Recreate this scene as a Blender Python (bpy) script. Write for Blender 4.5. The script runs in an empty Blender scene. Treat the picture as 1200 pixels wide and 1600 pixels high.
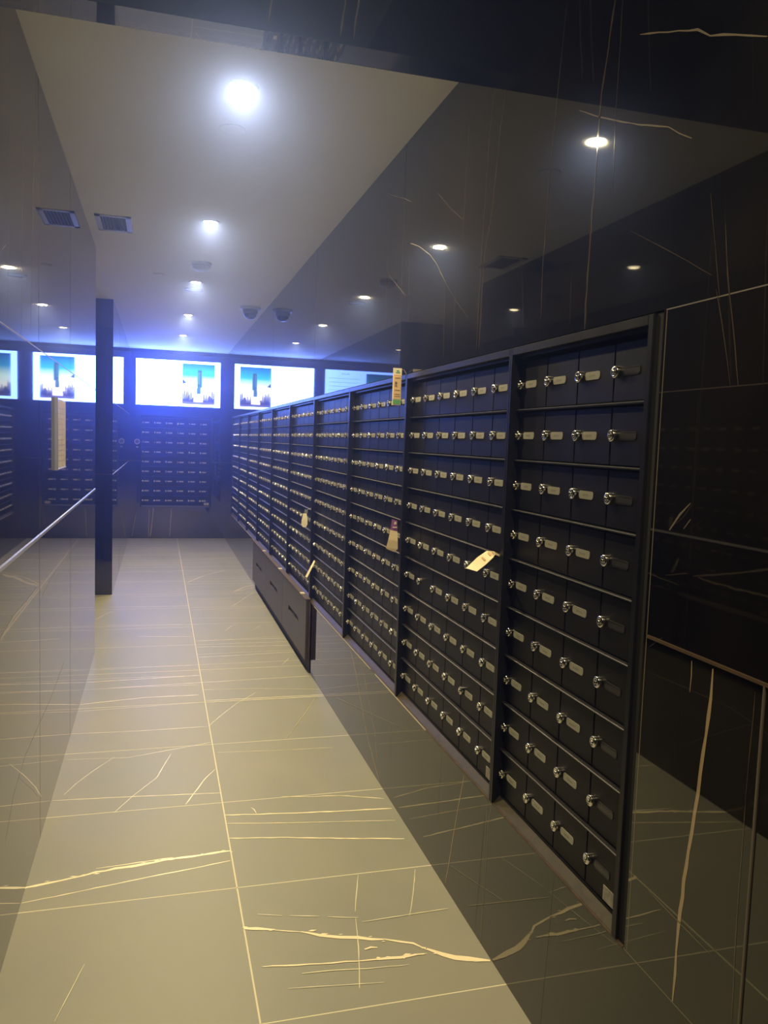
import bpy, math, random
from mathutils import Matrix, Vector
random.seed(7)
scene = bpy.context.scene
COL = scene.collection

# ------------------------------------------------------------------ camera
cam_data = bpy.data.cameras.new('camera')
cam_data.sensor_fit = 'HORIZONTAL'
cam_data.sensor_width = 36.0
cam_data.lens = 37.58
cam_data.clip_start = 0.05
cam = bpy.data.objects.new('camera', cam_data)
COL.objects.link(cam)
RX = Vector((0.9626013955584316, -0.2687765254573067, 0.03402547034292978))
UP = Vector((-0.0094691693201263, 0.09213665882071596, 0.9957013462548606))
FW = Vector((0.270756141391745, 0.9587856984042121, -0.08614578593408179))
cam.matrix_world = Matrix(((RX.x, UP.x, -FW.x, 0.0), (RX.y, UP.y, -FW.y, 0.0), (RX.z, UP.z, -FW.z, 1.5), (0, 0, 0, 1)))
scene.camera = cam

# ------------------------------------------------------------------ world, view, light strengths
world = bpy.data.worlds.new('world')
scene.world = world
world.use_nodes = True
world.node_tree.nodes['Background'].inputs[0].default_value = (0.02, 0.022, 0.03, 1)
world.node_tree.nodes['Background'].inputs[1].default_value = 0.3
scene.view_settings.view_transform = 'Standard'
scene.view_settings.look = 'None'
scene.view_settings.gamma = 1.0
scene.view_settings.use_curve_mapping = False
scene.view_settings.exposure = 0.0
scene.cycles.max_bounces = 14
scene.cycles.glossy_bounces = 10
scene.cycles.diffuse_bounces = 5
scene.cycles.blur_glossy = 0.6
scene.cycles.sample_clamp_indirect = 4.0
scene.cycles.use_denoising = True

LAMP_COLOR = (1.0, 0.83, 0.50)
LAMP_POWER = 42.0
LENS_EMIT = 20.0
GLARE_DENSITY, GLARE_G = 0.038, 0.85  # density and forward scatter of the added lens glare volume
GLARE_TINT = (.26, .38, 1.0)
SCREEN_WHITE = (3.2, 6.5, 38.0)

# ------------------------------------------------------------------ room measures (metres)
XR, XL, H, YE = 0.951, -0.41, 2.706, 12.046      # right wall, left wall, ceiling, end wall
YLIN, YOP0, YOP1 = 2.51, 5.689, 7.782            # bulkhead face, opening in the left wall
HL, YB = 3.4, -2.4                               # lobby ceiling, lobby back wall
RZ0, RZ1 = 0.461, 1.775                          # rack of mailboxes, bottom and top
RY0, RY1 = 1.400, 11.042                         # rack of mailboxes, near and far end
PITCH, DOORW, ROWH = 0.993, 0.16167, 0.140

# ------------------------------------------------------------------ materials
def principled(name, color, rough=0.5, metal=0.0, ior=1.5, emit=None, estr=1.0, coat=0.0):
    m = bpy.data.materials.new(name)
    m.use_nodes = True
    b = m.node_tree.nodes['Principled BSDF']
    b.inputs['Base Color'].default_value = (*color, 1)
    b.inputs['Roughness'].default_value = rough
    b.inputs['Metallic'].default_value = metal
    b.inputs['IOR'].default_value = ior
    b.inputs['Coat Weight'].default_value = coat
    if emit:
        b.inputs['Emission Color'].default_value = (*emit, 1)
        b.inputs['Emission Strength'].default_value = estr
    return m

def dull(m, ior):
    m.node_tree.nodes['Principled BSDF'].inputs['IOR'].default_value = ior
    return m

def mottled(m, c1, c2, scale, detail=6, r1=None, r2=None, stretch=(1, 1, 1)):
    """object-space noise between two colours (and two roughnesses)"""
    nt = m.node_tree; b = nt.nodes['Principled BSDF']
    tc = nt.nodes.new('ShaderNodeTexCoord'); mp = nt.nodes.new('ShaderNodeMapping')
    mp.inputs['Scale'].default_value = stretch
    nz = nt.nodes.new('ShaderNodeTexNoise'); nz.inputs['Scale'].default_value = scale
    nz.inputs['Detail'].default_value = detail; nz.inputs['Distortion'].default_value = 0.6
    rp = nt.nodes.new('ShaderNodeValToRGB')
    rp.color_ramp.elements[0].position = 0.35; rp.color_ramp.elements[0].color = (*c1, 1)
    rp.color_ramp.elements[1].position = 0.68; rp.color_ramp.elements[1].color = (*c2, 1)
    nt.links.new(tc.outputs['Object'], mp.inputs['Vector']); nt.links.new(mp.outputs['Vector'], nz.inputs['Vector'])
    nt.links.new(nz.outputs['Fac'], rp.inputs['Fac']); nt.links.new(rp.outputs['Color'], b.inputs['Base Color'])
    if r1 is not None:
        mr = nt.nodes.new('ShaderNodeMapRange')
        mr.inputs['To Min'].default_value = r1; mr.inputs['To Max'].default_value = r2
        nt.links.new(nz.outputs['Fac'], mr.inputs['Value']); nt.links.new(mr.outputs['Result'], b.inputs['Roughness'])
    return m

WALL_IOR = 1.8
marble = mottled(principled('black_marble', (.01, .01, .01), 0.02, ior=WALL_IOR), (.0035, .003, .003), (.009, .0075, .006), 2.2)
vein_g = principled('marble_vein_gold', (.42, .31, .19), 0.04, ior=WALL_IOR)
vein_v = principled('marble_vein_pale', (.19, .16, .12), 0.04, ior=WALL_IOR)
vein_d = principled('marble_vein_faint', (.070, .054, .040), 0.04, ior=WALL_IOR)
bronze = principled('bronze_trim', (.20, .13, .08), 0.3, metal=0.6)
joint_m = principled('wall_joint', (.13, .11, .09), 0.4)
edge_pale = principled('tile_edge', (.55, .50, .42), 0.5)
floor_m = mottled(principled('floor_tile', (.2, .2, .17), 0.3), (.232, .238, .205), (.270, .262, .222), 1.6, 5, .44, .54)
fvein_g = principled('floor_vein_gold', (.95, .84, .60), 0.3)
fvein_w = principled('floor_vein_pale', (.80, .74, .56), 0.3)
grout = principled('grout', (.70, .64, .48), 0.6)
ceil_m = mottled(principled('ceiling_paint', (.6, .6, .6), 0.85), (.92, .90, .85), (.94, .92, .87), 3.0)
white_pl = principled('white_plastic', (.62, .61, .58), 0.35)
grey_pl = principled('grey_plastic', (.25, .25, .26), 0.3)
dark_slat = principled('vent_slat', (.22, .22, .23), 0.5)
dark_void = principled('vent_dark', (.015, .015, .016), 0.8)
frame_m = mottled(principled('mailbox_frame', (.02, .02, .03), 0.33), (.009, .009, .012), (.012, .012, .016), 14, 4, .26, .36)
door_m = mottled(principled('mailbox_door', (.02, .02, .03), 0.4), (.0055, .0052, .007), (.0075, .007, .0092), 9, 5, .34, .48)
rail_m = principled('mailbox_rail', (.015, .014, .017), 0.42)
dull(frame_m, 1.3); dull(door_m, 1.25); dull(rail_m, 1.35)
gap_m = principled('mailbox_recess', (.004, .004, .004), 0.9)
chrome = principled('chrome', (.80, .78, .74), 0.14, metal=1.0)
keyhole = principled('keyhole', (.05, .045, .04), 0.4)
plate_m = principled('number_plate', (.34, .335, .29), 0.35, metal=0.25)
plate_d = principled('dark_plate', (.028, .027, .031), 0.3)
ink = principled('plate_ink', (.20, .19, .17), 0.5)
stick_m = mottled(principled('sticker', (.4, .38, .35), 0.5), (.22, .20, .18), (.42, .39, .35), 60)
wood_m = mottled(principled('locker_laminate', (.03, .027, .025), 0.42), (.040, .034, .030), (.062, .052, .045), 30, 6, .38, .5, (1, .06, 1))
wood_edge = mottled(principled('locker_edge', (.07, .04, .03), 0.5), (.055, .035, .026), (.09, .06, .042), 25, 5)
sill_m = mottled(principled('sill_strip', (.09, .07, .045), 0.45), (.040, .033, .020), (.062, .050, .030), 40, 4)
slot_m = principled('pull_recess', (.006, .006, .006), 0.7)
lens_m = principled('lamp_lens', (1, 1, 1), 0.4, emit=(1.0, .82, .58), estr=LENS_EMIT)
paper_y = mottled(principled('paper_cream', (.80, .70, .48), 0.7), (.95, .76, .50), (.97, .84, .60), 30)
paper_w = mottled(principled('paper_white', (.80, .74, .58), 0.7), (.88, .82, .64), (.95, .90, .74), 30)
paper_o = principled('paper_orange', (.80, .56, .30), 0.7)
paper_g = principled('paper_green', (.14, .42, .16), 0.6)
paper_p = principled('paper_purple', (.30, .10, .34), 0.6)
paper_k = principled('paper_print', (.12, .10, .09), 0.6)
paper_f = mottled(principled('paper_faint', (.5, .3, .15), 0.6), (.58, .40, .22), (.66, .46, .26), 20)
notice_m = mottled(principled('notice_paper', (.5, .4, .28), 0.6), (.26, .22, .18), (.42, .36, .29), 26, 8, stretch=(1, 2.5, 1))
silver = principled('silver_edge', (.62, .64, .72), 0.25, metal=0.7)
bezel_m = principled('tv_bezel', (.012, .012, .014), 0.25)

def emission(name, color):
    m = bpy.data.materials.new(name); m.use_nodes = True; nt = m.node_tree; nt.nodes.clear()
    e = nt.nodes.new('ShaderNodeEmission'); o = nt.nodes.new('ShaderNodeOutputMaterial')
    e.inputs['Color'].default_value = (*color, 1); e.inputs['Strength'].default_value = 1.0
    nt.links.new(e.outputs[0], o.inputs[0])
    return m
scr_white = emission('screen_white', SCREEN_WHITE)
scr_rule = emission('screen_rule', (1.3, 2.2, 5.5))
scr_tower = emission('screen_tower', (.05, .22, .62))
scr_tower2 = emission('screen_tower_light', (.25, .75, 1.3))
scr_trees = emission('screen_trees', (.20, .22, .85))
scr_trees2 = emission('screen_trees_dark', (.09, .09, .50))
scr_road = emission('screen_road', (.30, .28, 1.0))
scr_glow = emission('screen_glow', (3.2, 3.0, 4.5))
# evening sky of the picture: a blue to white ramp running up the picture
scr_sky = bpy.data.materials.new('screen_sky'); scr_sky.use_nodes = True
_nt = scr_sky.node_tree; _nt.nodes.clear()
_tc = _nt.nodes.new('ShaderNodeTexCoord'); _sp = _nt.nodes.new('ShaderNodeSeparateXYZ'); _mr = _nt.nodes.new('ShaderNodeMapRange')
_mr.inputs['From Min'].default_value = 0.04; _mr.inputs['From Max'].default_value = 0.62
_rp = _nt.nodes.new('ShaderNodeValToRGB'); _e = _nt.nodes.new('ShaderNodeEmission'); _o = _nt.nodes.new('ShaderNodeOutputMaterial')
for _i, (_p, _c) in enumerate([(0.0, (1.6, 1.6, 3.8)), (.22, (3.5, 3.6, 4.0)), (.50, (2.4, 3.6, 4.0)), (.72, (.06, 1.3, 3.0)), (1.0, (.0, .30, 1.7))]):
    _el = _rp.color_ramp.elements[_i] if _i < 2 else _rp.color_ramp.elements.new(_p)
    _el.position = _p; _el.color = (*[v / 4 for v in _c], 1)
_e.inputs['Strength'].default_value = 4.0
_nt.links.new(_tc.outputs['Object'], _sp.inputs[0]); _nt.links.new(_sp.outputs['Z'], _mr.inputs['Value'])
_nt.links.new(_mr.outputs['Result'], _rp.inputs['Fac']); _nt.links.new(_rp.outputs['Color'], _e.inputs['Color']); _nt.links.new(_e.outputs[0], _o.inputs[0])

# ------------------------------------------------------------------ mesh helpers
class MB:
    """collects shapes with a material slot each; build() links them as ONE mesh object"""
    def __init__(self): self.v = []; self.f = []; self.m = []; self.mats = []; self.s = []
    def slot(self, mat):
        if mat not in self.mats: self.mats.append(mat)
        return self.mats.index(mat)
    def face(self, pts, mat, smooth=False):
        b = len(self.v); self.v += [tuple(p) for p in pts]; self.f.append(tuple(range(b, b + len(pts)))); self.m.append(self.slot(mat)); self.s.append(smooth)
    def box(self, a, b, mat, ch=0.0, chf='-y'):
        x0, y0, z0 = a; x1, y1, z1 = b; s = self.slot(mat); n = len(self.v)
        if ch and chf == '-y':       # front face (low y) chamfered
            ring = [[(x0, y1, z0), (x1, y1, z0), (x1, y1, z1), (x0, y1, z1)], [(x0, y0 + ch, z0), (x1, y0 + ch, z0), (x1, y0 + ch, z1), (x0, y0 + ch, z1)],
                    [(x0 + ch, y0, z0 + ch), (x1 - ch, y0, z0 + ch), (x1 - ch, y0, z1 - ch), (x0 + ch, y0, z1 - ch)]]
            for r in ring: self.v += r
            for k in range(2):
                for i in range(4):
                    j = (i + 1) % 4; A = n + 4 * k; B = A + 4
                    self.f.append((A + i, B + i, B + j, A + j)); self.m.append(s); self.s.append(False)
            self.f.append((n + 8, n + 11, n + 10, n + 9)[::-1]); self.f.append((n, n + 1, n + 2, n + 3)[::-1]); self.m += [s, s]; self.s += [False, False]
            return
        self.v += [(x0, y0, z0), (x1, y0, z0), (x1, y1, z0), (x0, y1, z0), (x0, y0, z1), (x1, y0, z1), (x1, y1, z1), (x0, y1, z1)]
        for q in [(0, 3, 2, 1), (4, 5, 6, 7), (0, 1, 5, 4), (1, 2, 6, 5), (2, 3, 7, 6), (3, 0, 4, 7)]:
            self.f.append(tuple(n + i for i in q)); self.m.append(s); self.s.append(False)
    def lathe(self, prof, mat, n=20, axis='z', c=(0, 0, 0), smooth=True, cap0=True, cap1=True, capmat=None):
        """prof: (radius, height along the axis)"""
        s = self.slot(mat); b = len(self.v)
        for r, h in prof:
            for i in range(n):
                a = 2 * math.pi * i / n; p, q = r * math.cos(a), r * math.sin(a)
                self.v.append((c[0] + p, c[1] + q, c[2] + h) if axis == 'z' else ((c[0] + p, c[1] + h, c[2] + q) if axis == 'y' else (c[0] + h, c[1] + p, c[2] + q)))
        for k in range(len(prof) - 1):
            for i in range(n):
                j = (i + 1) % n
                self.f.append((b + k * n + i, b + k * n + j, b + (k + 1) * n + j, b + (k + 1) * n + i)); self.m.append(s); self.s.append(smooth)
        if cap0: self.f.append(tuple(b + i for i in range(n))); self.m.append(s); self.s.append(False)
        if cap1: self.f.append(tuple(b + (len(prof) - 1) * n + i for i in range(n))); self.m.append(self.slot(capmat) if capmat else s); self.s.append(False)
    def ribbon(self, pts, w, mat, place, jitter=0.25):
        """crooked tapering vein laid through 2-D pts; place(u, v) gives the 3-D point"""
        P = []
        for (a, b) in zip(pts, pts[1:]):
            L = math.hypot(b[0] - a[0], b[1] - a[1]); k = max(1, min(60, int(L / 0.03)))
            for i in range(k): P.append((a[0] + (b[0] - a[0]) * i / k, a[1] + (b[1] - a[1]) * i / k))
        P.append(pts[-1]); L, R = [], []
        for i, p in enumerate(P):
            q0, q1 = P[max(0, i - 1)], P[min(len(P) - 1, i + 1)]; dx, dy = q1[0] - q0[0], q1[1] - q0[1]; d = math.hypot(dx, dy) or 1
            nx, ny = -dy / d, dx / d; t = i / max(1, len(P) - 1); ww = w * 0.5 * (0.6 + 0.6 * random.random()) * (0.5 if i in (0, len(P) - 1) else 1)
            o = (random.random() - .5) * w * jitter * 2
            L.append((p[0] + nx * (ww + o), p[1] + ny * (ww + o))); R.append((p[0] - nx * (ww - o), p[1] - ny * (ww - o)))
        if w > .012:                 # broken flecks beside the heavy veins
            o3 = Vector(place(*P[0])); n3 = (Vector(place(P[0][0] + 1, P[0][1])) - o3).cross(Vector(place(P[0][0], P[0][1] + 1)) - o3).normalized()
            if n3.dot(Vector((.27, 5.0, 1.35)) - o3) < 0: n3 = -n3
            old = place; up3 = n3 * .0003
            place2 = lambda a_, c_: tuple(Vector(old(a_, c_)) + up3)
            for p in P:
                if random.random() < .8:
                    a = p[0] + random.uniform(-.8, .8) * w; c = p[1] + random.uniform(-.8, .8) * w; e = w * random.uniform(.12, .42); g = random.uniform(.3, 1.2) * w
                    self.face([place2(a - g, c - e * .2), place2(a - g * .2, c + e), place2(a + g, c + e * .1), place2(a + g * .1, c - e)], mat)
        for i in range(len(P) - 1): self.face([place(*L[i]), place(*L[i + 1]), place(*R[i + 1]), place(*R[i])], mat)
    def mesh(self, name):
        me = bpy.data.meshes.new(name); me.from_pydata(self.v, [], self.f)
        for m in self.mats: me.materials.append(m)
        me.polygons.foreach_set('material_index', self.m); me.polygons.foreach_set('use_smooth', self.s)
        me.update(); return me
    def build(self, name, parent=None, loc=None):
        return link(name, self.mesh(name), parent, loc)

def link(name, me, parent=None, loc=None):
    o = bpy.data.objects.new(name, me); COL.objects.link(o)
    if parent: o.parent = parent
    if loc: o.location = loc
    return o
def struct(o): o['kind'] = 'structure'; return o
def tag(o, label, cat, group=None):
    o['label'] = label; o['category'] = cat
    if group: o['group'] = group
    return o
def thing(name, label, cat, loc=(0, 0, 0), rz=0.0, group=None):
    o = bpy.data.objects.new(name, None); COL.objects.link(o); o.empty_display_size = 0.1
    o.location = loc; o.rotation_euler = (0, 0, rz); return tag(o, label, cat, group)

# vein polylines in metres: (width, tone, points); floor (x, y), side walls (y, z), end wall (x, z)
FLOOR_VEINS = [
    (0.014, 'g', [(-0.418, 2.737), (-0.304, 2.756), (-0.195, 2.786), (-0.101, 2.8), (0.061, 2.823), (0.264, 2.839)]),
    (0.006, 'g', [(-0.196, 2.812), (-0.091, 2.82), (0.061, 2.832)]),
    (0.005, 'g', [(-0.408, 2.645), (-0.284, 2.666), (-0.087, 2.705), (0.258, 2.767)]),
    (0.004, 'g', [(-0.405, 3.39), (-0.111, 3.367), (0.265, 3.33)]),
    (0.003, 'w', [(-0.366, 3.437), (-0.331, 3.538), (-0.271, 3.663), (-0.184, 3.817)]),
    (0.003, 'w', [(-0.159, 3.23), (-0.098, 3.359), (0.004, 3.54), (0.067, 3.8)]),
    (0.004, 'w', [(0.118, 3.249), (0.182, 3.417), (0.213, 3.498), (0.258, 3.582)]),
    (0.004, 'g', [(-0.418, 4.152), (-0.076, 4.134), (0.258, 4.139)]),
    (0.004, 'w', [(-0.393, 3.818), (-0.126, 3.79), (0.261, 3.913)]),
    (0.007, 'g', [(-0.408, 4.605), (-0.07, 4.672), (0.234, 4.668)]),
    (0.003, 'g', [(-0.414, 4.488), (-0.151, 4.506), (0.227, 4.529)]),
    (0.003, 'g', [(-0.432, 5.08), (-0.058, 5.074), (0.243, 5.054)]),
    (0.003, 'g', [(-0.414, 4.873), (-0.055, 4.876), (0.243, 4.866)]),
    (0.009, 'g', [(0.268, 3.121), (0.438, 3.097), (0.642, 3.073), (0.798, 3.058), (0.937, 3.048)]),
    (0.005, 'g', [(0.51, 3.243), (0.642, 3.217), (0.751, 3.207), (0.93, 3.14)]),
    (0.004, 'g', [(0.267, 3.05), (0.501, 3.007), (0.7, 2.977), (0.922, 2.942)]),
    (0.007, 'g', [(0.265, 2.931), (0.483, 2.891), (0.695, 2.841), (0.913, 2.791)]),
    (0.006, 'w', [(0.374, 3.168), (0.385, 3.148), (0.391, 3.113)]),
    (0.004, 'w', [(0.265, 4.148), (0.335, 4.294), (0.438, 4.482), (0.566, 4.66)]),
    (0.006, 'w', [(0.619, 3.872), (0.684, 4.015), (0.734, 4.132), (0.808, 4.296), (0.889, 4.497)]),
    (0.003, 'g', [(0.282, 3.776), (0.554, 3.749), (0.835, 3.737)]),
    (0.004, 'g', [(0.255, 4.524), (0.55, 4.52), (0.944, 4.524)]),
    (0.004, 'g', [(0.26, 4.761), (0.575, 4.734), (0.951, 4.659)]),
    (0.016, 'g', [(0.266, 2.36), (0.3, 2.346), (0.356, 2.327)]),
    (0.006, 'g', [(0.356, 2.327), (0.432, 2.303)]),
    (0.014, 'g', [(0.432, 2.303), (0.486, 2.275), (0.541, 2.253), (0.596, 2.234), (0.67, 2.211)]),
    (0.008, 'g', [(0.67, 2.211), (0.752, 2.174), (0.78, 2.136)]),
    (0.019, 'g', [(0.78, 2.136), (0.821, 2.102), (0.884, 2.067), (0.945, 2.041)]),
    (0.004, 'w', [(0.313, 2.422), (0.387, 2.398)]),
    (0.004, 'w', [(0.41, 2.393), (0.504, 2.369)]),
    (0.004, 'w', [(0.527, 2.36), (0.621, 2.336)]),
    (0.006, 'g', [(0.297, 2.164), (0.46, 2.142), (0.57, 2.129), (0.678, 2.119), (0.769, 2.12)]),
    (0.014, 'g', [(0.626, 2.122), (0.693, 2.119), (0.753, 2.121)]),
    (0.004, 'w', [(0.402, 2.11), (0.489, 2.104), (0.589, 2.09), (0.71, 2.08)]),
    (0.003, 'w', [(0.354, 2.058), (0.476, 2.041), (0.618, 2.022)]),
    (0.003, 'w', [(0.681, 2.581), (0.648, 2.474), (0.619, 2.369)]),
    (0.003, 'w', [(0.612, 2.335), (0.586, 2.192), (0.546, 2.014)]),
    (0.003, 'w', [(0.886, 2.572), (0.827, 2.416), (0.782, 2.308)]),
    (0.012, 'g', [(0.601, 2.176), (0.622, 2.181), (0.64, 2.174)]),
    (0.002, 'w', [(-0.19, 2.286), (-0.216, 2.175), (-0.243, 2.066)]),
    (0.004, 'w', [(0.627, 2.31), (0.917, 2.321)]),
    (0.006, 'g', [(0.299, 9.922), (0.709, 10.01), (1.128, 10.101)]),
    (0.006, 'g', [(0.294, 8.382), (0.49, 8.799), (0.741, 9.127)]),
    (0.008, 'g', [(0.712, 7.817), (0.828, 8.046), (0.951, 8.18)]),
    (0.007, 'g', [(0.761, 7.88), (0.942, 8.036)]),
    (0.004, 'w', [(0.648, 7.153), (0.77, 7.462), (0.909, 7.799)]),
    (0.004, 'g', [(-0.538, 11.222), (-0.144, 11.281), (0.254, 11.343)]),
    (0.005, 'g', [(-0.404, 8.475), (-0.042, 8.484), (0.277, 8.459)]),
    (0.005, 'w', [(-0.477, 6.746), (-0.415, 6.931), (-0.366, 7.052)]),
    (0.003, 'w', [(-0.404, 6.361), (-0.076, 6.404), (0.254, 6.405)]),
    (0.004, 'w', [(0.508, 6.221), (0.572, 6.387), (0.633, 6.447)]),
    (0.003, 'g', [(0.259, 5.914), (0.62, 5.96), (0.939, 5.997)]),
    (0.003, 'g', [(0.257, 5.557), (0.626, 5.571), (0.945, 5.578)]),
    (0.003, 'g', [(0.213, 5.292), (-0.18, 5.308), (-0.412, 5.3)]),
    (0.003, 'w', [(0.798, 5.202), (0.877, 5.382)]),
    (0.002, 'w', [(0.72, 6.214), (0.805, 6.38)]),
]
RIGHT_VEINS = [
    (0.012, 'd', [(1.649, 2.481), (1.666, 2.382), (1.684, 2.293), (1.692, 2.171), (1.698, 2.045), (1.703, 1.902), (1.704, 1.778)]),
    (0.004, 'd', [(1.617, 2.465), (1.617, 2.334), (1.619, 2.227), (1.614, 2.064)]),
    (0.006, 'd', [(1.876, 2.594), (1.903, 2.363), (1.925, 2.183), (1.936, 1.962), (1.932, 1.831)]),
    (0.006, 'd', [(2.213, 2.561), (2.256, 2.426), (2.289, 2.217), (2.336, 2.078), (2.35, 1.8)]),
    (0.005, 'd', [(2.304, 2.604), (2.338, 2.437), (2.362, 2.083), (2.371, 1.802)]),
    (0.003, 'd', [(2.512, 2.596), (2.529, 2.261), (2.535, 2.16)]),
    (0.004, 'd', [(3.459, 2.584), (3.452, 2.202), (3.43, 1.868)]),
    (0.004, 'd', [(3.12, 2.242), (3.103, 1.826)]),
    (0.004, 'd', [(2.689, 2.065), (2.672, 1.81)]),
    (0.003, 'd', [(2.585, 2.088), (2.577, 1.808)]),
    (0.003, 'd', [(2.114, 1.873), (2.101, 1.801)]),
    (0.003, 'd', [(1.78, 1.916), (1.775, 1.787)]),
    (0.003, 'd', [(2.068, 2.022), (2.032, 1.802)]),
    (0.004, 'd', [(1.244, 1.792), (1.213, 1.701), (1.19, 1.619)]),
    (0.005, 'd', [(1.232, 1.902), (1.216, 1.811), (1.191, 1.709), (1.169, 1.618)]),
    (0.003, 'd', [(1.278, 1.969), (1.232, 1.769)]),
    (0.006, 'v', [(1.541, 2.36), (1.471, 2.331), (1.407, 2.305), (1.347, 2.279), (1.308, 2.252), (1.238, 2.221), (1.16, 2.182)]),
    (0.005, 'v', [(1.785, 2.299), (1.693, 2.252), (1.623, 2.218), (1.521, 2.172), (1.463, 2.15), (1.419, 2.132), (1.382, 2.107), (1.343, 2.085)]),
    (0.003, 'v', [(3.49, 2.587), (3.315, 2.523), (3.22, 2.492), (3.129, 2.454)]),
    (0.003, 'd', [(2.81, 2.401), (2.667, 2.308), (2.526, 2.23)]),
    (0.005, 'v', [(3.118, 2.291), (2.999, 2.252), (2.863, 2.193), (2.786, 2.145), (2.689, 2.065)]),
    (0.003, 'd', [(2.689, 2.065), (2.573, 1.981), (2.454, 1.91)]),
    (0.003, 'v', [(3.413, 2.222), (3.289, 2.159), (3.153, 2.092)]),
    (0.003, 'd', [(1.533, 1.962), (1.426, 1.907), (1.361, 1.874), (1.259, 1.819)]),
    (0.008, 'v', [(1.275, 1.407), (1.305, 1.382), (1.334, 1.351)]),
    (0.006, 'v', [(1.272, 1.377), (1.291, 1.358)]),
    (0.005, 'd', [(1.373, 1.111), (1.334, 1.138)]),
    (0.01, 'g', [(1.181, 1.12), (1.182, 1.068), (1.187, 0.995), (1.2, 0.883), (1.215, 0.765), (1.223, 0.674), (1.227, 0.608), (1.228, 0.519), (1.229, 0.46)]),
    (0.004, 'g', [(1.241, 1.118), (1.24, 1.091), (1.242, 1.059)]),
    (0.004, 'd', [(1.08, 0.925), (1.079, 0.7), (1.073, 0.531)]),
    (0.004, 'd', [(1.076, 1.112), (1.08, 0.925)]),
    (0.003, 'd', [(1.707, 0.439), (1.716, 0.305), (1.735, 0.035)]),
    (0.004, 'v', [(2.089, 0.478), (2.111, 0.379), (2.126, -0.006)]),
    (0.003, 'd', [(2.139, 0.406), (2.175, 0.02)]),
    (0.006, 'g', [(2.317, 0.444), (2.355, 0.326), (2.396, 0.175), (2.44, 0.018)]),
    (0.009, 'g', [(3.949, 0.471), (3.78, 0.361), (3.534, 0.138), (3.278, 0.0)]),
    (0.006, 'g', [(3.785, 0.496), (3.602, 0.382), (3.402, 0.204), (3.331, 0.083)]),
    (0.003, 'v', [(4.129, 0.101), (3.705, 0.191), (3.281, 0.277)]),
    (0.002, 'd', [(3.146, 0.408), (3.135, 0.163)]),
    (0.002, 'd', [(2.529, 0.441), (2.543, 0.17)]),
    (0.003, 'v', [(1.328, 0.626), (1.229, 0.62), (1.137, 0.616)]),
    (0.002, 'v', [(1.744, 0.305), (1.682, 0.359), (1.582, 0.446)]),
]
LEFT_VEINS = [
    (0.004, 'd', [(2.746, 2.511), (2.74, 2.321), (2.7, 1.758)]),
    (0.004, 'd', [(3.042, 2.73), (2.96, 2.288), (2.893, 1.82)]),
    (0.003, 'd', [(3.097, 1.755), (3.077, 0.769)]),
    (0.003, 'd', [(4.178, 1.853), (4.154, 0.477)]),
    (0.008, 'v', [(2.363, 1.105), (2.531, 1.071), (2.765, 1.013), (3.049, 0.95)]),
    (0.006, 'v', [(3.081, 0.959), (3.251, 0.921)]),
    (0.009, 'v', [(3.017, 0.951), (2.899, 0.945), (2.737, 0.945), (2.549, 0.951), (2.329, 0.932)]),
    (0.006, 'v', [(4.338, 0.947), (3.982, 0.917), (3.503, 0.915), (3.145, 0.892)]),
    (0.004, 'v', [(3.087, 1.273), (3.151, 1.204), (3.254, 1.134)]),  # reflection of the end wall veins, drawn as a ribbon on this wall
    (0.003, 'd', [(3.008, 1.207), (3.15, 1.134)]),
    (0.003, 'v', [(3.849, 0.449), (3.395, 0.429), (3.07, 0.438), (2.749, 0.445), (2.531, 0.412), (2.382, 0.328)]),
    (0.003, 'd', [(4.622, 0.36), (4.626, 0.142)]),
    (0.002, 'v', [(2.624, 0.422), (2.911, 0.255), (3.032, 0.177)]),
    (0.0025, 'd', [(2.541, 2.585), (2.507, 2.16), (2.474, 1.805)]),
    (0.003, 'v', [(2.396, 1.979), (2.453, 2.004)]),
]
END_VEINS = [
    (0.008, 'v', [(-0.131, 0.431), (-0.137, 0.02)]),
    (0.012, 'v', [(-0.069, 0.45), (-0.085, 0.245), (-0.11, 0.029)]),
    (0.01, 'v', [(0.182, 0.434), (0.16, 0.03)]),
    (0.006, 'd', [(-0.466, 0.427), (-0.552, 0.029)]),
    (0.006, 'v', [(-0.308, 0.382), (-0.367, 0.029)]),
    (0.005, 'd', [(0.454, 1.883), (0.419, 1.789)]),
]

# ------------------------------------------------------------------ setting: floor
EPS = 0.0004
b = MB()
b.box((-2.4, YB, -0.12), (1.25, YE + .2, 0), floor_m)
JX = [0.265, 0.265 - 1.29, 0.265 - 2.58]
for x in JX: b.box((x - .0025, YB, 0), (x + .0025, YE, EPS * .5), grout)
y = 2.589 - .6485 * 7
while y < YE:
    b.box((-2.4, y - .002, 0), (XR, y + .002, EPS * .5), grout); y += .6485
nv = 0
for w, t, pts in FLOOR_VEINS:
    pts = [(max(-1.5, min(XR, p)), q) for p, q in pts]
    b.ribbon(pts, w, fvein_g if t == 'g' else fvein_w, lambda u, v, e=EPS + .00003 * (nv := nv + 1): (min(XR, u), v, e))
rv = random.Random(3)
for i in range(34):                              # thin cross veins running on through each tile row
    yy = 4.6 + 7.4 * (i / 34) + rv.uniform(-.08, .08); x0 = rv.choice([XL, .27, XL + .3 * rv.random()]); x1 = .262 if x0 < .2 else XR
    if rv.random() < .35: x1 = XR
    s = rv.uniform(-.03, .03)
    b.ribbon([(x0, yy), ((x0 + x1) / 2, yy + s + rv.uniform(-.01, .01)), (x1, yy + 2 * s)], rv.choice([.003, .004, .006]), rv.choice([fvein_g, fvein_w]), lambda u, v: (u, v, EPS))
struct(b.build('floor'))

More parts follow.
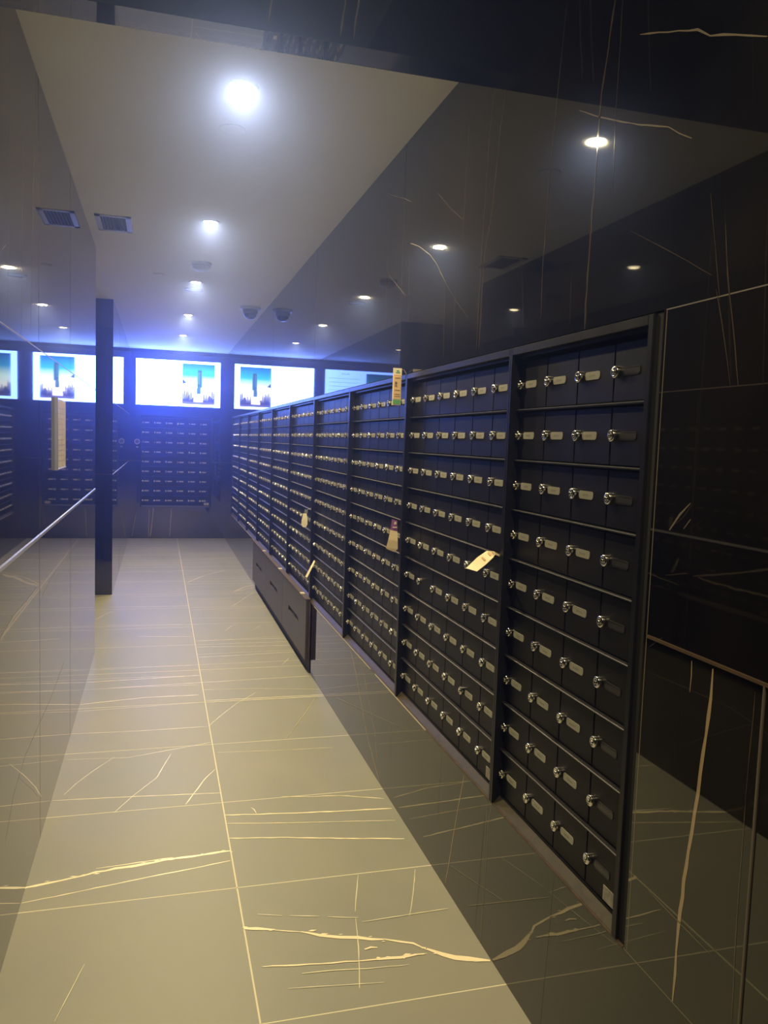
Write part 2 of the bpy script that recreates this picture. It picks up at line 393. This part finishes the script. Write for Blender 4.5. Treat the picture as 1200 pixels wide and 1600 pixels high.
# ------------------------------------------------------------------ ceilings
b = MB(); b.box((-2.4, YLIN + .12, H), (XR + .25, YE + .2, H + .15), ceil_m); struct(b.build('ceiling'))
b = MB(); b.box((-2.4, YB, HL), (XR + .25, YLIN, HL + .12), ceil_m); struct(b.build('ceiling_lobby'))
b = MB(); b.box((XL, YLIN, H), (XR, YLIN + .12, HL), marble)
for x in (-.12, .30, .52, .56): b.ribbon([(x, H + .02), (x + .03, H + .3), (x + .02, HL)], .006, vein_v, lambda u, v: (u, YLIN - EPS, v))
struct(b.build('trim_bulkhead'))

# ------------------------------------------------------------------ right wall, with the long opening for the mailbox rack
TONE = {'g': vein_g, 'v': vein_v, 'd': vein_d, 'w': vein_v}
b = MB(); T = .26
b.box((XR, YB, 0), (XR + T, YE, RZ0 - .006), marble)
b.box((XR, YB, RZ1 + .003), (XR + T, YE, HL), marble)
b.box((XR, YB, RZ0 - .006), (XR + T, RY0 - .004, RZ1 + .003), marble)
b.box((XR, RY1 + .004, RZ0 - .006), (XR + T, YE, RZ1 + .003), marble)
b.box((XR + .225, RY0 - .004, RZ0 - .006), (XR + T, RY1 + .004, RZ1 + .003), gap_m)
b.box((XR + .003, RY0 - .006, RZ0), (XR + .20, RY0 + .024, RZ1), gap_m)  # black fill standing in for the shade in the open reveal
pr = lambda u, v: (XR - EPS, u, max(0, v))
for w, t, pts in RIGHT_VEINS: b.ribbon(pts, w * (.65 if t != 'g' else .85), TONE[t], pr)
b.box((XR - EPS, YB, RZ1 + .001), (XR + .01, RY0 - .012, RZ1 + .0035), joint_m)
b.box((XR - EPS, YB, RZ0 - .0045), (XR + .01, RY0, RZ0 - .003), vein_v)
for yy in (1.055, 2.13, 5.12, 8.11, 11.13): b.box((XR - EPS, yy - .001, 0), (XR + .01, yy + .001, RZ0 - .006), vein_v)
b.box((XR - EPS, 1.385, RZ0), (XR + .01, 1.387, RZ1), vein_v)
for yy in (3.22, 5.12, 7.1, 9.1): b.box((XR - EPS, yy - .0008, RZ1 + .004), (XR + .01, yy + .0008, HL if yy < 2.5 else H), vein_d)
struct(b.build('wall_right'))
b = MB(); b.box((XR - .003, YB, 1.127), (XR + .01, RY0 - .018, 1.133), bronze); b.box((XR - .003, 1.053, .0), (XR + .01, 1.057, 1.127), joint_m)
struct(b.build('trim_1'))
# sill under the rack: brown ledge, with a pale raw tile edge in front
b = MB(); b.box((XR + .001, RY0, RZ0 - .005), (XR + .022, RY1, RZ0 - .0005), wood_edge); b.box((XR - .002, RY0, RZ0 - .006), (XR + .004, RY1, RZ0 - .001), wood_edge)
b.box((XR - .003, 2.70, RZ0 - .007), (XR + .003, 3.42, RZ0 - .002), edge_pale); b.box((XR - .003, 3.50, RZ0 - .006), (XR + .002, 4.9, RZ0 - .002), edge_pale)
b.box((XR - .003, 8.15, RZ0 - .006), (XR + .002, 10.9, RZ0 - .001), edge_pale)
struct(b.build('trim_2'))

# ------------------------------------------------------------------ left wall in two lengths with a full-height opening between
pl = lambda u, v: (XL + EPS, u, max(0, v))
def left_joint(bb, y0, y1, z, mat, h=.003): bb.box((XL - .01, y0, z - h / 2), (XL + EPS, y1, z + h / 2), mat)
b = MB(); b.box((XL - .2, YB, 0), (XL, YOP0, HL), marble)
for w, t, pts in LEFT_VEINS: b.ribbon(pts, w, TONE[t], pl)
left_joint(b, YB, YOP0, 1.785, joint_m, .004)
for yy in (.4, 3.08, 4.12): b.box((XL - .01, yy - .0008, 0), (XL + EPS, yy + .0008, HL), vein_d)
struct(b.build('wall_left'))
b = MB(); b.box((XL - .01, YB, 1.119), (XL + .004, YOP0, 1.129), silver); struct(b.build('trim_3'))
b = MB(); b.box((XL - .45, YOP1, 0), (XL, YE, H), marble)
left_joint(b, YOP1, YE, 1.785, joint_m, .004)
for yy in (9.1, 10.6): b.box((XL - .01, yy - .0008, 0), (XL + EPS, yy + .0008, H), vein_d)
b.ribbon([(8.2, .9), (8.6, 1.2), (8.7, 1.5), (9.3, 1.7)], .006, vein_d, pl)
b.box((XL - .45, YOP1 - .001, 1.122), (XL, YOP1, 1.125), vein_d)
struct(b.build('wall_left_far'))
b = MB(); b.box((XL - .01, YOP1, 1.119), (XL + .003, YE, 1.126), silver); struct(b.build('trim_4'))
b = MB(); b.box((-2.4, YB, 0), (-2.2, YE, HL), marble); struct(b.build('wall_side_room'))
# ------------------------------------------------------------------ end wall and lobby back wall
b = MB(); b.box((-2.4, YE, 0), (-.256, YE + .25, H), marble); b.box((.746, YE, 0), (XR + T, YE + .25, H), marble)
b.box((-.256, YE, 0), (.746, YE + .25, RZ0 - .004), marble); b.box((-.256, YE, RZ1 + .004), (.746, YE + .25, H), marble)
b.box((-.256, YE + .225, RZ0 - .004), (.746, YE + .25, RZ1 + .004), gap_m)
for w, t, pts in END_VEINS: b.ribbon(pts, w, TONE[t], lambda u, v: (u, YE - EPS, max(0, v)))
b.box((XL, YE - EPS, 1.123), (-.256, YE, 1.127), joint_m); b.box((.746, YE - EPS, 1.123), (XR, YE, 1.127), joint_m)
b.box((XL, YE - .02, H - .045), (XR, YE, H), frame_m)
struct(b.build('wall_end'))
b = MB(); b.box((-2.4, YB - .2, 0), (XR + T, YB, HL), marble); struct(b.build('wall_back'))

# ------------------------------------------------------------------ mailbox units
# local frame: x runs to the right as seen from the front, y goes into the wall, z up from the unit's bottom
def lock_mesh():
    b = MB()
    b.lathe([(.0128, 0), (.0134, -.004), (.0134, -.0095), (.0124, -.0115), (.0085, -.0125), (.0078, -.0112)], chrome, 20, 'y', cap0=False, capmat=chrome)
    b.lathe([(.0045, -.0110), (.0048, -.0150), (.0036, -.0158)], chrome, 12, 'y', cap0=False)
    b.box((-.0009, -.0161, -.0030), (.0009, -.0155, .0030), keyhole)
    return b.mesh('lock')
def rounded(x0, x1, z0, z1, r, y, n=4):
    pts = []
    for cx, cz, a0 in ((x1 - r, z1 - r, 0), (x0 + r, z1 - r, 90), (x0 + r, z0 + r, 180), (x1 - r, z0 + r, 270)):
        for i in range(n + 1):
            a = math.radians(a0 + 90 * i / n); pts.append((cx + r * math.cos(a), y, cz + r * math.sin(a)))
    return pts
def plate_mesh(dark):
    b = MB(); m = plate_d if dark else plate_m
    P = rounded(-.032, .032, -.0095, .0095, .0065, -.0014); Q = [(x, 0, z) for x, _, z in P]
    b.face(P[::-1], m)
    for i in range(len(P)): j = (i + 1) % len(P); b.face([P[i], P[j], Q[j], Q[i]], m)
    if not dark:
        for x in (-.012, -.005, .002, .009): b.box((x - .0016, -.0017, -.0028), (x + .0016, -.0014, .0028), ink)
    else:
        b.box((-.030, -.0018, .0065), (.030, -.0012, .0075), frame_m); b.box((-.030, -.0018, -.0075), (.030, -.0012, -.0065), frame_m)
    return b.mesh('number_plate')
def door_mesh():
    b = MB(); b.box((.0016, 0, .0015), (DOORW - .0016, .014, ROWH - .0095), door_m, .0016); return b.mesh('mailbox_door')
def rail_mesh(w):
    b = MB()
    prof = [(.020, .0015), (.007, .0018), (.004, .0035), (.004, .0055), (.006, .007), (.020, .007)]
    A = [(0, y, z) for y, z in prof]; B = [(w, y, z) for y, z in prof]
    for i in range(len(prof)): j = (i + 1) % len(prof); b.face([A[i], B[i], B[j], A[j]], rail_m)
    b.face(A[::-1], rail_m); b.face(B, rail_m)
    return b.mesh('shelf_rail')
LOCK, PLATE, PLATE_D, DOOR = lock_mesh(), plate_mesh(False), plate_mesh(True), door_mesh()
_fm = {}
def frame_mesh(n):
    if n in _fm: return _fm[n]
    S = .0115; S2 = .018 if n == 4 else S; W = n * DOORW + S + S2; Ht = RZ1 - RZ0; b = MB()
    b.box((0, -.004, 0), (S, .21, Ht), frame_m, .0015); b.box((W - S2, -.004, 0), (W, .21, Ht), frame_m, .0015)
    b.box((S, -.004, Ht - .020), (W - S2, .21, Ht), frame_m, .0015); b.box((S, .012, Ht - .029), (W - S2, .21, Ht - .020), frame_m)
    b.box((S, .021, 0), (W - S2, .21, .024), door_m); b.box((S, .044, .024), (W - S2, .21, Ht - .029), gap_m)
    _fm[n] = (b.mesh('frame'), rail_mesh(W - S - S2), W, S); return _fm[n]
def sticker(parent, W, s):
    st = MB(); z = .004; st.box((0, 0, 0), (.072, .0012, .034), stick_m)
    for k in range(4): st.box((.006, -.0002, .005 + .005 * k), (.040 + .006 * (k % 3), .0002, .0062 + .005 * k), ink)
    o = st.build('sticker', parent, (W - s - .088, .0225, .030)); o['label'] = 'pale rating sticker'; return o
def mail_unit(n, loc, rz, label, group, last_dark=False):
    fm, rm, W, S = frame_mesh(n)
    t = thing('mailbox_unit', label, 'mailboxes', loc, rz, group)
    link('frame', fm, t); x0 = S
    for r in range(9):
        zb = .025 + ROWH * (8 - r)
        if r > 0: link('shelf_rail', rm, t, (S, .008, zb + ROWH - .008))
        for c in range(n):
            d = link('mailbox_door', DOOR, t, (x0 + c * DOORW, .024, zb))
            k = link('lock', LOCK, d, (.0165, 0, .0665)); k.rotation_euler = (0, random.choice([0, 0, 0, .4, -.3, 1.2]), 0)
            dk = last_dark and c == n - 1
            if random.random() > .012 or dk: link('number_plate', PLATE_D if dk else PLATE, d, (.069, 0, .0665))
    sl = MB(); x1 = W - S - (.018 if n == 4 else S) + S
    sl.face([(S, .002, .0003), (x1, .002, .0003), (x1, .0205, .0195), (S, .0205, .0195)], sill_m); sl.face([(S, .0205, .0195), (x1, .0205, .0195), (x1, .0205, .0003), (S, .0205, .0003)], sill_m)
    sl.build('sill_strip', t)
    sticker(t, W, S)
    return t
G = 'six-column mailbox units along the right wall'
ordw = ['second', 'third', 'fourth', 'fifth', 'sixth', 'seventh', 'eighth', 'ninth', 'tenth']
extra = ['curled slip sticking out', 'green-footed tag at top', 'above bare marble', 'above the nearest parcel locker', 'above the middle parcel locker', 'above the farthest parcel locker', 'past the parcel lockers', 'last but one', 'ending at the corner']
YA = 2.100
mail_unit(4, (XR, YA, RZ0), -math.pi / 2, 'nearest black mailbox unit on the right wall, only four doors wide', None, True)
for k in range(9):
    mail_unit(6, (XR, YA + PITCH * (k + 1), RZ0), -math.pi / 2, '%s mailbox unit from the near end of the right wall, %s' % (ordw[k], extra[k]), G)
mail_unit(6, (-.2515, YE, RZ0), 0.0, 'black mailbox unit set in the far end wall below the wide screen', None)

# ------------------------------------------------------------------ parcel lockers under the rack
def parcel(y0, y1, label, near):
    t = thing('parcel_locker', label, 'parcel locker', (.916, (y0 + y1) / 2, 0), 0, 'low parcel lockers under the mailboxes')
    h = (y1 - y0) / 2 - .001
    b = MB(); b.box((.018, -h, .085), (.0295, h, .474), wood_edge); b.box((.014, -h + .004, .09), (.018, h - .004, .47), slot_m); b.build('body', t)
    b = MB(); b.box((.030, -h, 0.0), (.0345, h, .085), slot_m); b.build('toe_kick', t)
    b = MB()
    z0, z1 = .268, .304; q = .21                       # front panel, pieced round the long recessed pull
    b.box((0, -h + .002, .085), (.014, h - .002, z0), wood_m); b.box((0, -h + .002, z1), (.014, h - .002, .476), wood_m)
    b.box((0, -h + .002, z0), (.014, -q, z1), wood_m); b.box((0, q, z0), (.014, h - .002, z1), wood_m)
    d = b.build('locker_door', t)
    b = MB(); b.box((.010, -q, z0), (.0135, q, z1), slot_m); b.box((.006, -.05, z0 + .012), (.010, .05, z0 + .022), rail_m)
    p = b.build('recessed_pull', d); p['label'] = 'long black recessed pull'
    b = MB(); b.box((-.006, -h, .4765), (.029, h, .486), wood_edge); b.build('top_board', t)
    b = MB(); b.box((-.008, -h + .16, .4862), (.020, -h + .21, .492), edge_pale); c = b.build('hinge_tab', t)
parcel(5.00, 6.01, 'nearest low dark parcel locker under the mailboxes, its end panel facing the camera', True)
parcel(6.01, 7.02, 'middle one of the three low dark parcel lockers under the mailboxes', False)
parcel(7.02, 8.03, 'farthest low dark parcel locker under the mailboxes, toward the far wall', False)

# ------------------------------------------------------------------ ceiling fittings
def ring(bb, r0, r1, z0, z1, mat): bb.lathe([(r0, z1), (r0, z0 + .001), (r0 + .002, z0), (r1 - .002, z0), (r1, z0 + .002), (r1, z1)], mat, 32, cap0=False, cap1=False)
def downlight(x, y, z, label, group, power=1.0):
    t = thing('downlight', label, 'ceiling light', (x, y, z), 0, group)
    b = MB(); ring(b, .040, .056, -.004, .0, white_pl); b.build('trim_ring', t)
    b = MB(); b.lathe([(.036, -.0005), (.034, -.0045), (.020, -.0065), (.006, -.007)], lens_m, 24, cap0=False); o = b.build('lens', t); o['label'] = 'glowing warm lens'
    ld = bpy.data.lights.new('lamp_glow', 'AREA'); ld.energy = LAMP_POWER * power; ld.color = LAMP_COLOR
    ld.shape = 'DISK'; ld.size = .066; ld.spread = math.radians(165)
    lo = bpy.data.objects.new('lamp_glow', ld); COL.objects.link(lo); lo.parent = t; lo.location = (0, 0, -.009)
wh = ['nearest recessed ceiling light, large and bright, over the foreground of the corridor', 'second recessed ceiling light from the camera, level with the air vent', 'third recessed ceiling light from the camera, right after the smoke detector', 'fourth recessed ceiling light from the camera, left of the dome camera', 'farthest recessed ceiling light, just in front of the wide screen']
for i, yy in enumerate((2.919, 4.75, 6.609, 8.395, 10.12)): downlight(.266, yy, H, wh[i], 'recessed ceiling lights in a row')
downlight(.266, .3, HL, 'recessed ceiling light in the lobby outside the corridor, above the viewer', None, 1.1)

def vent():
    t = thing('air_vent', 'small rectangular white louvred air vent in the ceiling near the left wall', 'air vent', (-.262, 5.0, H))
    b = MB(); X, Y = .096, .178
    for a in ((-X, -Y, -.006), (-X, Y - .028, -.006)): b.box(a, (X, a[1] + .028, 0), white_pl)
    for a in ((-X, -Y, -.006), (X - .028, -Y, -.006)): b.box(a, (a[0] + .028, Y, 0), white_pl)
    b.box((X, -Y, -.010), (X + .003, Y, 0), white_pl); b.build('frame', t)
    b = MB(); b.box((-X + .02, -Y + .02, -.0015), (X - .02, Y - .02, -.0005), dark_void); b.build('duct', t)
    for k in range(8):
        x = -X + .034 + k * .0183
        b = MB(); b.face([(x, -Y + .028, -.002), (x, Y - .028, -.002), (x + .009, Y - .028, -.006), (x + .009, -Y + .028, -.006)], dark_slat)
        b.face([(x + .0012, -Y + .028, -.002), (x + .0102, -Y + .028, -.006), (x + .0102, Y - .028, -.006), (x + .0012, Y - .028, -.002)], dark_slat); b.build('louvre', t)
vent()
t = thing('smoke_detector', 'round white smoke detector on the ceiling between the second and third lights', 'smoke detector', (.273, 5.871, H))
b = MB(); b.lathe([(.070, 0), (.071, -.012), (.066, -.018)], white_pl, 32, cap0=False); b.build('base', t)
b = MB(); b.lathe([(.060, -.018), (.062, -.030), (.052, -.046), (.030, -.054), (.010, -.056)], white_pl, 32, cap0=False); b.build('cover', t)
b = MB(); b.lathe([(.0605, -.019), (.0605, -.024)], grey_pl, 32, cap0=True); b.build('grille', t)
t = thing('ceiling_speaker', 'flat round white disc on the ceiling directly behind the third light', 'ceiling disc', (.262, 6.93, H))
b = MB(); ring(b, .066, .076, -.010, 0, white_pl); b.build('trim_ring', t)
b = MB(); b.lathe([(.066, -.002), (.064, -.004), (.04, -.006)], white_pl, 32, cap0=False); b.build('face_plate', t)
b = MB(); b.lathe([(.052, 0), (.052, -.003), (.049, -.005), (.02, -.0055)], ceil_m, 32, cap0=False); tag(b.build('sprinkler_cover', loc=(.265, 3.319, H)), 'flush painted round sprinkler cover on the ceiling just beyond the nearest light', 'sprinkler cover')
b = MB(); b.lathe([(.042, 0), (.042, -.006), (.036, -.011), (.02, -.013)], ceil_m, 32, cap0=False); tag(b.build('sprinkler_cover', loc=(-.015, 6.4, H)), 'small round ceiling disc left of the smoke detector, toward the left wall', 'sprinkler cover')
t = thing('dome_camera', 'grey dome security camera on the ceiling close to the right wall', 'security camera', (.80, 7.62, H))
b = MB(); b.lathe([(.098, 0), (.098, -.014), (.092, -.022), (.070, -.024)], white_pl, 36, cap0=False); b.build('base', t)
b = MB(); b.lathe([(.070, -.024), (.068, -.060), (.060, -.064)], grey_pl, 36, cap0=False); b.build('housing', t)
b = MB(); b.lathe([(.058, -.062), (.056, -.078), (.044, -.096), (.024, -.107), (.006, -.110)], principled('smoked_dome', (.05, .05, .06), .05, ior=1.8), 32, cap0=False); b.build('dome', t)

# ------------------------------------------------------------------ wide screen on the end wall
t = thing('television', 'wide wall screen on the far end wall showing a tower beside a blank white panel', 'television', (.262, YE, 1.915))
TW, TH = 1.19, .664
b = MB(); b.box((-TW / 2, -.045, 0), (TW / 2, -.002, TH), bezel_m, .004); b.build('bezel', t)
b = MB(); dy = -.0455; mx, mz = .008, .008
U = lambda u: -TW / 2 + mx + u * (TW - 2 * mx)
V = lambda v: mz + v * (TH - 2 * mz)
def poly(pts, mat, k=0): b.face([(U(u), dy - .0004 * k, V(v)) for u, v in pts], mat)
def rect(u0, u1, v0, v1, mat, k=0): poly([(u0, v0), (u1, v0), (u1, v1), (u0, v1)], mat, k)
rect(0, 1, 0, 1, scr_white)
u0, u1, v0, v1 = .545, .932, .055, .945
P = lambda a, c: (u0 + a * (u1 - u0), v0 + c * (v1 - v0))
def ppoly(pts, mat, k): poly([P(*p) for p in pts], mat, k)
ppoly([(0, 0), (1, 0), (1, 1), (0, 1)], scr_sky, 1)
ppoly([(0, 0), (1, 0), (1, .055), (.6, .075), (.35, .07), (0, .10)], scr_road, 2)
rr = random.Random(5)
def skyline(a0, a1, base, top, n, mat, k):
    w = (a1 - a0) / n
    for i in range(n):
        h = top * rr.uniform(.45, 1); ppoly([(a0 + w * i, base), (a0 + w * (i + 1), base), (a0 + w * (i + .85), base + h * .8), (a0 + w * (i + .5), base + h), (a0 + w * (i + .1), base + h * .75)], mat, k)
skyline(0, .34, .07, .26, 7, scr_trees, 2); skyline(0, .20, .07, .33, 4, scr_trees, 2); skyline(0, .36, .06, .12, 9, scr_trees2, 3)
skyline(.64, 1, .07, .24, 8, scr_trees, 2); skyline(.80, 1, .07, .30, 4, scr_trees, 2); skyline(.60, 1, .05, .12, 9, scr_trees2, 3)
skyline(.34, .64, .06, .13, 7, scr_glow, 3)
ppoly([(0, .50), (.13, .52), (0, .62)], scr_trees2, 2)
ppoly([(.455, .42), (.60, .42), (.60, .82), (.575, .84), (.565, .88), (.55, .84), (.51, .84), (.495, .88), (.485, .84), (.455, .80)], scr_tower, 4)
ppoly([(.445, .26), (.565, .26), (.565, .45), (.52, .46), (.445, .40)], scr_tower, 3)
ppoly([(.585, .42), (.612, .42), (.612, .79), (.585, .82)], scr_tower2, 5)
for i in range(3): ppoly([(.462 + .03 * i, .50), (.474 + .03 * i, .50), (.474 + .03 * i, .80), (.462 + .03 * i, .80)], scr_tower2, 5)
for i in range(7):
    for j in range(2): ppoly([(.47 + .05 * j, .29 + .022 * i), (.50 + .05 * j, .29 + .022 * i), (.50 + .05 * j, .298 + .022 * i), (.47 + .05 * j, .298 + .022 * i)], scr_tower2, 5)
# printed lines on the white panel: a short heading and ruled rows
for a in (.22, .245, .275, .30): rect(a, a + .015, .90, .925, scr_rule, 1)
for k, (a, c) in enumerate([(.05, .46), (.05, .44), (.05, .40), (.05, .47), (.05, .36), (.05, .45), (.05, .42)]): rect(a, c, .80 - .09 * k, .808 - .09 * k, scr_rule, 1)
b.build('display', t)

# ------------------------------------------------------------------ small wall fixtures
t = thing('card_reader', 'small pale ring-shaped fixture on the far wall left of the mailboxes', 'wall fixture', (-.305, YE, 1.395))
b = MB(); b.lathe([(.040, 0), (.040, -.012), (.036, -.016), (.028, -.016), (.026, -.008)], grey_pl, 28, 'y', cap0=False, capmat=plate_d); b.build('ring', t)
b = MB(); b.box((-.012, -.012, -.085), (.018, 0, -.068), grey_pl, .002); b.build('button', t)
t = thing('wall_notice', 'tan notice in a thin silver holder on the left wall above the silver strip', 'notice', (XL, 3.69, 1.345))
b = MB(); b.box((0.0, -.165, 0), (.006, .165, .29), silver); b.box((0, -.171, -.004), (.013, -.165, .294), silver); b.box((0, -.165, -.004), (.010, .165, 0), silver); b.build('holder', t)
b = MB(); b.box((.006, -.160, .003), (.0072, .160, .288), notice_m)
for k in range(11): b.box((.0072, -.13, .03 + .022 * k), (.0075, .12 - .03 * (k % 3), .034 + .022 * k), ink)
b.build('paper', t)

# ------------------------------------------------------------------ tags and slips left in the mailboxes
def sheet(bb, rows, mat, th=.0006):
    """rows: list of (left point, right point) down the sheet; two skins a little apart"""
    for (a, c), (d, e) in zip(rows, rows[1:]):
        bb.face([a, c, e, d], mat, True)
        n = (Vector(c) - Vector(a)).cross(Vector(d) - Vector(a)).normalized() * th
        bb.face([tuple(Vector(p) + n) for p in (a, d, e, c)], mat, True)
# hanging tag, green ends, hooked over the divider by a string
Y = 3.095
t = thing('door_tag', 'tall cream and orange tag with green foot hanging at the top of the rack', 'tag', (.91, Y, 1.651))
def quad(bb, z0, z1, mat, x0=-.018, x1=.018, off=0.0):
    s = lambda z: -.001 + .004 * (z / .146); bb.box((x0, -off - .0006, z0), (x1, -off + .0002, z1), mat)
b = MB(); quad(b, 0, .146, paper_w); quad(b, .024, .121, paper_o, -.015, .015, .0008); quad(b, .004, .021, paper_g, -.0155, .0155, .0008)
for z in (.075, .083, .089): quad(b, z, z + .003, paper_k, -.010, -.002, .0016)
for z in (.036, .044, .060, .108): quad(b, z, z + .002, paper_f, -.010, .010, .0016)
quad(b, .128, .130, paper_g, -.008, .010, .0008); quad(b, .134, .138, paper_g, -.004, .006, .0008); b.build('card', t)
b = MB(); pts = [(.017, -.001, .140), (.026, -.002, .140), (.034, -.001, .128), (.0405, 0, .118)]
for a, c in zip(pts, pts[1:]): b.face([a, (a[0], a[1] - .0012, a[2] + .0012), (c[0], c[1] - .0012, c[2] + .0012), c], paper_w); b.face([a, (a[0] + .0013, a[1], a[2] + .0008), (c[0] + .0013, c[1], c[2] + .0008), c], paper_w)
b.build('string', t)
# purple-headed flared tag
t = thing('door_tag', 'flared cream tag with a purple head hanging off the rack divider low right of centre', 'tag', (.92, 3.095, 1.06))
b = MB(); sheet(b, [((-.0115, 0, .133), (.0115, 0, .127)), ((-.017, -.002, .090), (.0125, -.002, .083))], paper_p)
b.box((-.002, -.0022, .112), (.007, -.0010, .122), paper_w); b.box((-.008, -.0034, .098), (.010, -.0022, .102), paper_w); b.build('head', t)
b = MB(); sheet(b, [((-.017, -.002, .090), (.0125, -.002, .083)), ((-.025, -.004, .050), (.015, -.004, .045)), ((-.033, -.003, .017), (.0165, -.003, .012)), ((-.030, -.002, .012), (.004, -.002, -.001))], paper_y); b.build('card', t)
# far cream tag and thin slip
t = thing('door_tag', 'short cream tag hanging on the rack above the thin slip', 'tag', (.906, 5.08, .938))
b = MB(); b.face([(.012, 0, .114), (.0408, .003, .128), (.0408, .003, .126), (.012, 0, .112)], paper_w); b.face([(.012, .001, .114), (.0408, .004, .128), (.0408, .004, .126), (.012, .001, .112)], paper_w); b.build('string', t)
b = MB(); sheet(b, [((.000, 0, .120), (.018, 0, .112)), ((-.004, 0, .096), (.018, 0, .092))], grey_pl); b.build('head', t)
b = MB(); sheet(b, [((-.010, 0, .092), (.012, 0, .092)), ((-.020, -.004, .050), (.018, -.002, .050)), ((-.022, -.004, .018), (.019, -.002, .022)), ((-.010, -.003, .002), (.010, -.002, .002))], paper_w); b.build('card', t)
b = MB(); sheet(b, [((.970, 5.06, .728), (.977, 5.05, .725)), ((.945, 5.05, .685), (.954, 5.04, .680)), ((.914, 5.05, .624), (.925, 5.04, .618))], paper_w)
tag(b.build('paper_slip'), 'thin cream slip jutting out low from a door just before the parcel lockers', 'slip')
# curled slip on the second unit
b = MB(); rows = []
A = [(.975, 2.17, 1.179), (.935, 2.125, 1.198), (.892, 2.08, 1.206), (.848, 2.04, 1.194), (.808, 2.02, 1.167)]
B = [(.973, 2.160, 1.176), (.925, 2.095, 1.193), (.894, 2.035, 1.195), (.862, 2.010, 1.179), (.8275, 1.99, 1.163)]
for k in range(13):
    s_ = k / 12 * 4; i = min(3, int(s_)); f = s_ - i; f = f * f * (3 - 2 * f) * .4 + f * .6
    rows.append((tuple(Vector(A[i]).lerp(Vector(A[i + 1]), f)), tuple(Vector(B[i]).lerp(Vector(B[i + 1]), f))))
sheet(b, rows, paper_y, .0008)
for k in (4, 6, 8): 
    a, c = Vector(rows[k][0]), Vector(rows[k][1]); d, e = Vector(rows[k + 1][0]), Vector(rows[k + 1][1]); up = Vector((0, 0, .0016))
    b.face([tuple(a.lerp(c, .3) + up), tuple(a.lerp(c, .7) + up), tuple(a.lerp(c, .7).lerp(d.lerp(e, .7), .6) + up), tuple(a.lerp(c, .3).lerp(d.lerp(e, .3), .6) + up)], paper_f)
tag(b.build('paper_slip'), 'curled peach paper slip sticking out of a door of the second mailbox unit', 'slip')

# ------------------------------------------------------------------ scattering volume added to imitate lens glare: blue veil and lamp halos
glare_m = bpy.data.materials.new('lens_glare_volume'); glare_m.use_nodes = True; _nt = glare_m.node_tree; _nt.nodes.clear()
_v = _nt.nodes.new('ShaderNodeVolumeScatter'); _o = _nt.nodes.new('ShaderNodeOutputMaterial')
_v.inputs['Density'].default_value = GLARE_DENSITY; _v.inputs['Anisotropy'].default_value = GLARE_G; _v.inputs['Color'].default_value = (*GLARE_TINT, 1)
_nt.links.new(_v.outputs[0], _o.inputs['Volume'])
if GLARE_DENSITY > 0:
    b = MB(); b.box((-2.19, -2.39, .001), (XR + .22, YE - .001, HL - .001), glare_m); o = b.build('lens_glare_volume'); o['kind'] = 'structure'
